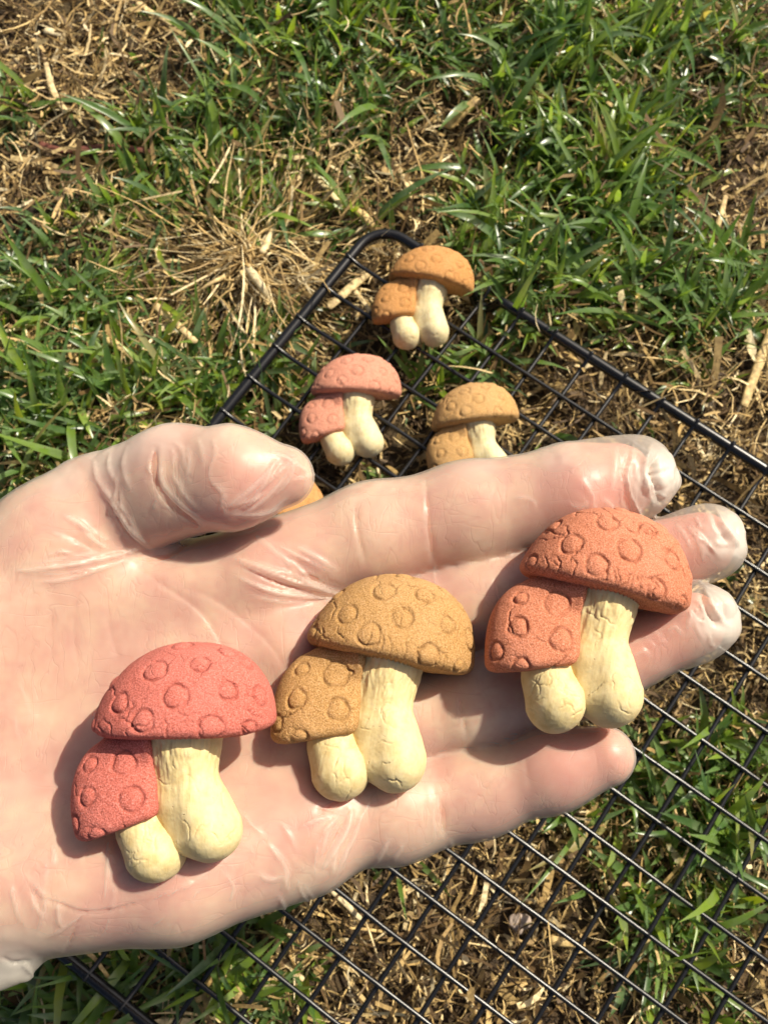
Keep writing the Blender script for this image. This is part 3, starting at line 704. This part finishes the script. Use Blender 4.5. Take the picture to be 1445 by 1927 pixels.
# folds: photo polyline, width px, height mm (negative = groove)
FOLDS = [([(310, 872), (302, 905), (312, 935)], 5, .35), ([(322, 885), (345, 925), (372, 960)], 5, .3), ([(520, 862), (505, 895), (480, 935), (455, 965)], 4, .45), ([(555, 866), (545, 900), (515, 935)], 4, .4), ([(430, 968), (490, 966), (550, 945)], 4, .35), ([(352, 838), (358, 870), (352, 905)], 5, .3), ([(175, 862), (186, 906), (215, 955)], 6, .4), ([(210, 848), (205, 880), (222, 915)], 6, .3),
         ([(292, 836), (289, 893), (316, 946), (381, 997)], 7, -.9), ([(303, 836), (303, 893), (330, 940), (392, 988)], 8, .35),
         ([(188, 900), (221, 955), (248, 999), (290, 1036)], 6, .55), ([(178, 905), (211, 960), (238, 1004), (280, 1040)], 6, -.35), ([(240, 838), (232, 880), (250, 930)], 8, .3),
         ([(22, 1077), (110, 1066), (186, 1052), (258, 1042)], 5, .5), ([(58, 1096), (130, 1088), (199, 1066), (250, 1050)], 5, .4), ([(40, 1062), (120, 1052), (200, 1040)], 5, .25),
         ([(115, 968), (150, 985), (180, 1014)], 6, .45), ([(155, 999), (175, 1015), (205, 1034)], 4, .4), ([(100, 1000), (140, 1012), (175, 1035)], 5, -.25),
         ([(225, 1046), (300, 1050), (372, 1010)], 9, -.5),
         ([(443, 1050), (531, 1086), (600, 1106), (660, 1122)], 5, .6), ([(443, 1060), (525, 1098), (600, 1116)], 5, -.4), ([(440, 1082), (509, 1112), (570, 1122), (640, 1128)], 5, .6), ([(549, 1024), (590, 1046), (640, 1076)], 7, .35),
         ([(480, 1008), (520, 1040), (560, 1078)], 10, .25), ([(470, 1120), (530, 1132), (600, 1134)], 5, .3), ([(540, 1040), (580, 1080), (620, 1112)], 8, -.3),
         ([(664, 1520), (652, 1560), (630, 1600), (604, 1640)], 6, .6), ([(654, 1520), (640, 1560), (618, 1600), (592, 1636)], 6, -.45), ([(680, 1530), (668, 1570), (648, 1612), (630, 1650)], 5, .4), ([(734, 1574), (722, 1600), (702, 1632)], 5, .35), ([(760, 1585), (750, 1605), (738, 1622)], 5, .2),
         ([(600, 1540), (615, 1520), (650, 1505)], 8, -.4), ([(560, 1560), (590, 1545), (640, 1530)], 5, .35),
         ([(37, 1653), (68, 1687), (108, 1701), (154, 1717), (208, 1714), (268, 1701), (330, 1690)], 4, -.4), ([(37, 1646), (68, 1680), (108, 1694), (154, 1709), (208, 1706), (268, 1693)], 5, .2), ([(154, 1718), (140, 1752), (120, 1796)], 3, -.35), ([(160, 1718), (120, 1748), (88, 1768)], 3, .3),
         ([(20, 1660), (30, 1700), (40, 1740)], 6, .3), ([(108, 1690), (112, 1720), (116, 1748)], 5, .3), ([(58, 1690), (75, 1715), (88, 1735)], 5, .25), ([(205, 1575), (203, 1640), (198, 1705)], 5, .3), ([(100, 1585), (102, 1610), (98, 1635)], 4, .3),
         ([(300, 1700), (340, 1670), (400, 1650)], 4, .2), ([(480, 1640), (510, 1655), (545, 1640)], 6, .3), ([(520, 1600), (540, 1640), (530, 1680)], 7, .25), ([(420, 1640), (440, 1670), (430, 1700)], 6, .2),
         ([(416, 960), (450, 935), (490, 900), (533, 856)], 4, .4), ([(440, 972), (480, 952), (520, 915), (556, 868)], 5, .4), ([(470, 975), (510, 958), (545, 930)], 4, .3), ([(500, 850), (540, 862), (572, 885)], 5, .3), ([(398, 905), (420, 930), (412, 965)], 5, .25), ([(325, 830), (345, 850), (350, 890)], 7, .3), ([(370, 822), (380, 850), (384, 880)], 6, .2), ([(430, 955), (470, 940), (505, 925)], 3, .3), ([(560, 872), (578, 892), (570, 925)], 5, .3),
         ([(1196, 826), (1186, 870), (1180, 915), (1200, 960), (1215, 1000)], 5, .55), ([(1190, 835), (1176, 880), (1168, 920)], 6, -.45), ([(1228, 830), (1214, 872), (1216, 910), (1232, 955)], 5, .7), ([(1240, 845), (1228, 880), (1232, 915), (1246, 950)], 6, -1.1), ([(1216, 890), (1240, 892), (1266, 880)], 4, -.5), ([(1222, 905), (1240, 930), (1256, 935)], 4, .5),
         ([(1160, 838), (1158, 880), (1150, 930)], 7, .35), ([(1130, 938), (1150, 952), (1140, 975)], 6, .3), ([(1176, 985), (1195, 965), (1212, 950)], 5, .35), ([(1060, 940), (1090, 955), (1110, 940)], 6, .2), ([(960, 935), (1000, 940), (1010, 962)], 4, .2),
         ([(1345, 952), (1362, 985), (1385, 1020), (1375, 1045)], 5, .6), ([(1335, 960), (1350, 990), (1372, 1024)], 5, -.5), ([(1380, 985), (1392, 1005), (1396, 1030)], 5, -.5), ([(1300, 1000), (1320, 1030), (1322, 1060)], 6, .35), ([(1270, 985), (1290, 1010), (1300, 1040)], 7, .25),
         ([(1325, 1102), (1340, 1140), (1365, 1170), (1380, 1180)], 5, .7), ([(1316, 1108), (1330, 1145), (1352, 1178)], 5, -.7), ([(1348, 1120), (1364, 1148), (1376, 1170)], 5, -.5), ([(1290, 1130), (1300, 1160), (1290, 1190)], 7, .4), ([(1250, 1190), (1270, 1180), (1285, 1200)], 6, .3), ([(1180, 1240), (1210, 1225), (1225, 1240)], 7, .2),
         ([(800, 898), (806, 980), (815, 1068)], 6, -.45), ([(668, 940), (672, 1000), (690, 1070)], 5, -.35), ([(930, 1080), (938, 1130), (950, 1190)], 5, -.4), ([(862, 1300), (868, 1345), (880, 1395)], 6, -.45), ([(820, 1490), (832, 1530), (838, 1580)], 5, -.45), ([(806, 1480), (815, 1530), (820, 1590)], 6, .15), ([(985, 1410), (990, 1450), (1000, 1500)], 6, -.15),
         ([(245, 1060), (310, 1105), (385, 1160), (430, 1250), (440, 1350)], 6, -.25), ([(330, 1100), (420, 1140), (520, 1230), (560, 1340)], 6, -.2), ([(100, 1120), (96, 1200), (100, 1290)], 4, -.2), ([(62, 1110), (60, 1190), (58, 1290)], 4, -.2), ([(140, 1120), (140, 1200), (150, 1290)], 4, -.2), ([(200, 1110), (205, 1180), (230, 1260)], 4, -.18),
         ([(40, 1180), (120, 1170), (200, 1150)], 4, -.08), ([(30, 1240), (110, 1235), (190, 1215)], 4, -.08), ([(40, 1810), (60, 1835), (40, 1850)], 5, .4), ([(0, 1800), (20, 1815), (60, 1812)], 5, -.5)]
fr_ = np.random.default_rng(3)
def bundle(a, b, n_, spread, bend, w_, amp):     # a fan of fine stretch folds in the film between two ends
    for _ in range(n_):
        p, q = np.array(a) + fr_.normal(0, spread, 2), np.array(b) + fr_.normal(0, spread, 2); t0, t1 = sorted(fr_.uniform(0, 1, 2)); t1 = max(t1, t0 + .35)
        u, v = p + (q - p) * t0, p + (q - p) * t1; nn = np.array([-(v - u)[1], (v - u)[0]]) * fr_.normal(0, bend)
        FOLDS.append(([tuple(u), tuple((u + v) / 2 + nn), tuple(v)], fr_.uniform(.7, 1.2) * w_, amp * fr_.uniform(.4, 1.2) * (1 if fr_.random() < .7 else -.7)))
for args in (((30, 1085), (250, 1046), 9, 14, .06, 3.5, .3), ((110, 975), (220, 1040), 6, 14, .08, 3.5, .28), ((440, 1060), (640, 1120), 9, 16, .06, 3.6, .32), ((500, 1010), (600, 1090), 5, 18, .08, 4, .25),
             ((670, 1500), (600, 1650), 9, 18, .08, 4, .34), ((480, 1560), (560, 1680), 8, 30, .1, 4, .25), ((400, 1640), (300, 1720), 6, 25, .1, 4, .22), ((70, 1640), (90, 1780), 9, 32, .08, 4, .25), ((180, 1600), (210, 1740), 6, 30, .08, 4, .2),
             ((440, 965), (560, 870), 10, 16, .1, 3.2, .28), ((300, 850), (320, 950), 7, 18, .1, 3.5, .25), ((200, 870), (240, 1010), 6, 15, .1, 4, .28), ((400, 830), (410, 960), 6, 22, .1, 3.2, .2),
             ((1170, 840), (1180, 960), 8, 14, .12, 3.5, .35), ((1080, 900), (1120, 980), 5, 22, .15, 4, .2), ((1300, 980), (1340, 1050), 7, 16, .15, 3.5, .32), ((1290, 1130), (1320, 1200), 7, 16, .15, 3.5, .32), ((1200, 1200), (1260, 1250), 5, 20, .15, 4, .22),
             ((800, 905), (812, 1060), 4, 10, .05, 4, .14), ((830, 1490), (838, 1580), 5, 14, .06, 4, .18), ((865, 1310), (880, 1390), 4, 10, .06, 4, .16), ((60, 1250), (70, 1420), 6, 30, .05, 4, .12)): bundle(*args)
disp = np.zeros(len(Vg)); lift = np.zeros(len(Vg))
for pts, w_, amp in FOLDS:
    L = smooth_line(pts, 4); lo_, hi_ = L.min(0) - 4 * w_, L.max(0) + 4 * w_
    m_ = (uvg[:, 0] > lo_[0]) & (uvg[:, 0] < hi_[0]) & (uvg[:, 1] > lo_[1]) & (uvg[:, 1] < hi_[1]) & (Ng[:, 2] > -.2)
    if not m_.any(): continue
    q, sd_, t_ = poly_dist(uvg[m_], L); w2 = np.where((sd_ > 0) == (amp > 0), w_ * 1.5, w_ * .75)
    pr = np.exp(-(q / (w2 * .72)) ** 1.35) * np.clip(3.5 * np.minimum(t_, 1 - t_), 0, 1) ** .8 * front[m_]
    disp[m_] += amp * 1.5 * pr
    if amp > 0: lift[m_] = np.maximum(lift[m_], pr * min(1, amp * 1.3))
crump = np.abs(vnoise(Vg, .16, 41)) * 1.2 + np.abs(vnoise(Vg, .33, 42)) * .6
rid = 1 - 2 * np.abs(vnoise(Vg, .17, 45)) + .5 * (1 - 2 * np.abs(vnoise(Vg, .36, 46)))
disp += loose * (crump - 1.1 + .55 * rid) * np.where(uvg[:, 0] > 1000, 1.2, .35) + .10 * vnoise(Vg, .15, 43) + .05 * vnoise(Vg, .5, 44)
Vg2 = Vg + Ng * disp[:, None]
me = quads_mesh('glove', Vg2 * .001, Fg); fattr(me, 'loose', np.maximum(loose, lift * .6))
glove = link('glove', me, glove_material()); glove.parent = hand

# ------------------------------------------------------------------ cookies on the hand
for (u_, v_, rot, tilt, roll, sc, mat, sd, ncr_, lab) in [
        (332, 1428, 0, -14, 0, (.98, .96, 1.0), M_PINK, 11, 6, 'rose pink mushroom cookie on the palm nearest the wrist'),
        (711, 1290, 13, -20, 0, (1.0, 1.04, 1.0), M_TAN, 12, 10, 'tan mushroom cookie on the finger bases between two pinkish cookies'),
        (1116, 1164, 16, -18, 0, (1.01, 1.06, 1.05), M_TERRA, 13, 14, 'terracotta cracked mushroom cookie lying on the fingers nearest their tips')]:
    o, pts = cookie(lab, mat, M_CREAM, sd, True, 'mushroom cookies on the gloved hand', ncr_)
    Rm = Matrix.Rotation(math.radians(-rot), 4, 'Z') @ Matrix.Rotation(math.radians(tilt), 4, 'X') @ Matrix.Rotation(math.radians(roll), 4, 'Y')
    Rn = np.array(Rm.to_3x3()); a, b = -30.0, 40.0
    for _ in range(18):                            # let it down until it touches the glove
        m_ = (a + b) / 2; Q = (pts * np.array(sc)) @ Rn.T + hp(u_, v_, m_ + 4, 0)
        Q[:, 2] -= 4
        if hand_sdf(Q.astype(np.float32), True).min() < -1.3: a = m_
        else: b = m_
    c = hp(u_, v_, b + 4, 0); c[2] -= 4; print(lab, 'rest', b)
    o.matrix_world = HAND_M @ Matrix.Translation(Vector(c) * .001) @ Rm @ Matrix.Diagonal((*sc, 1))
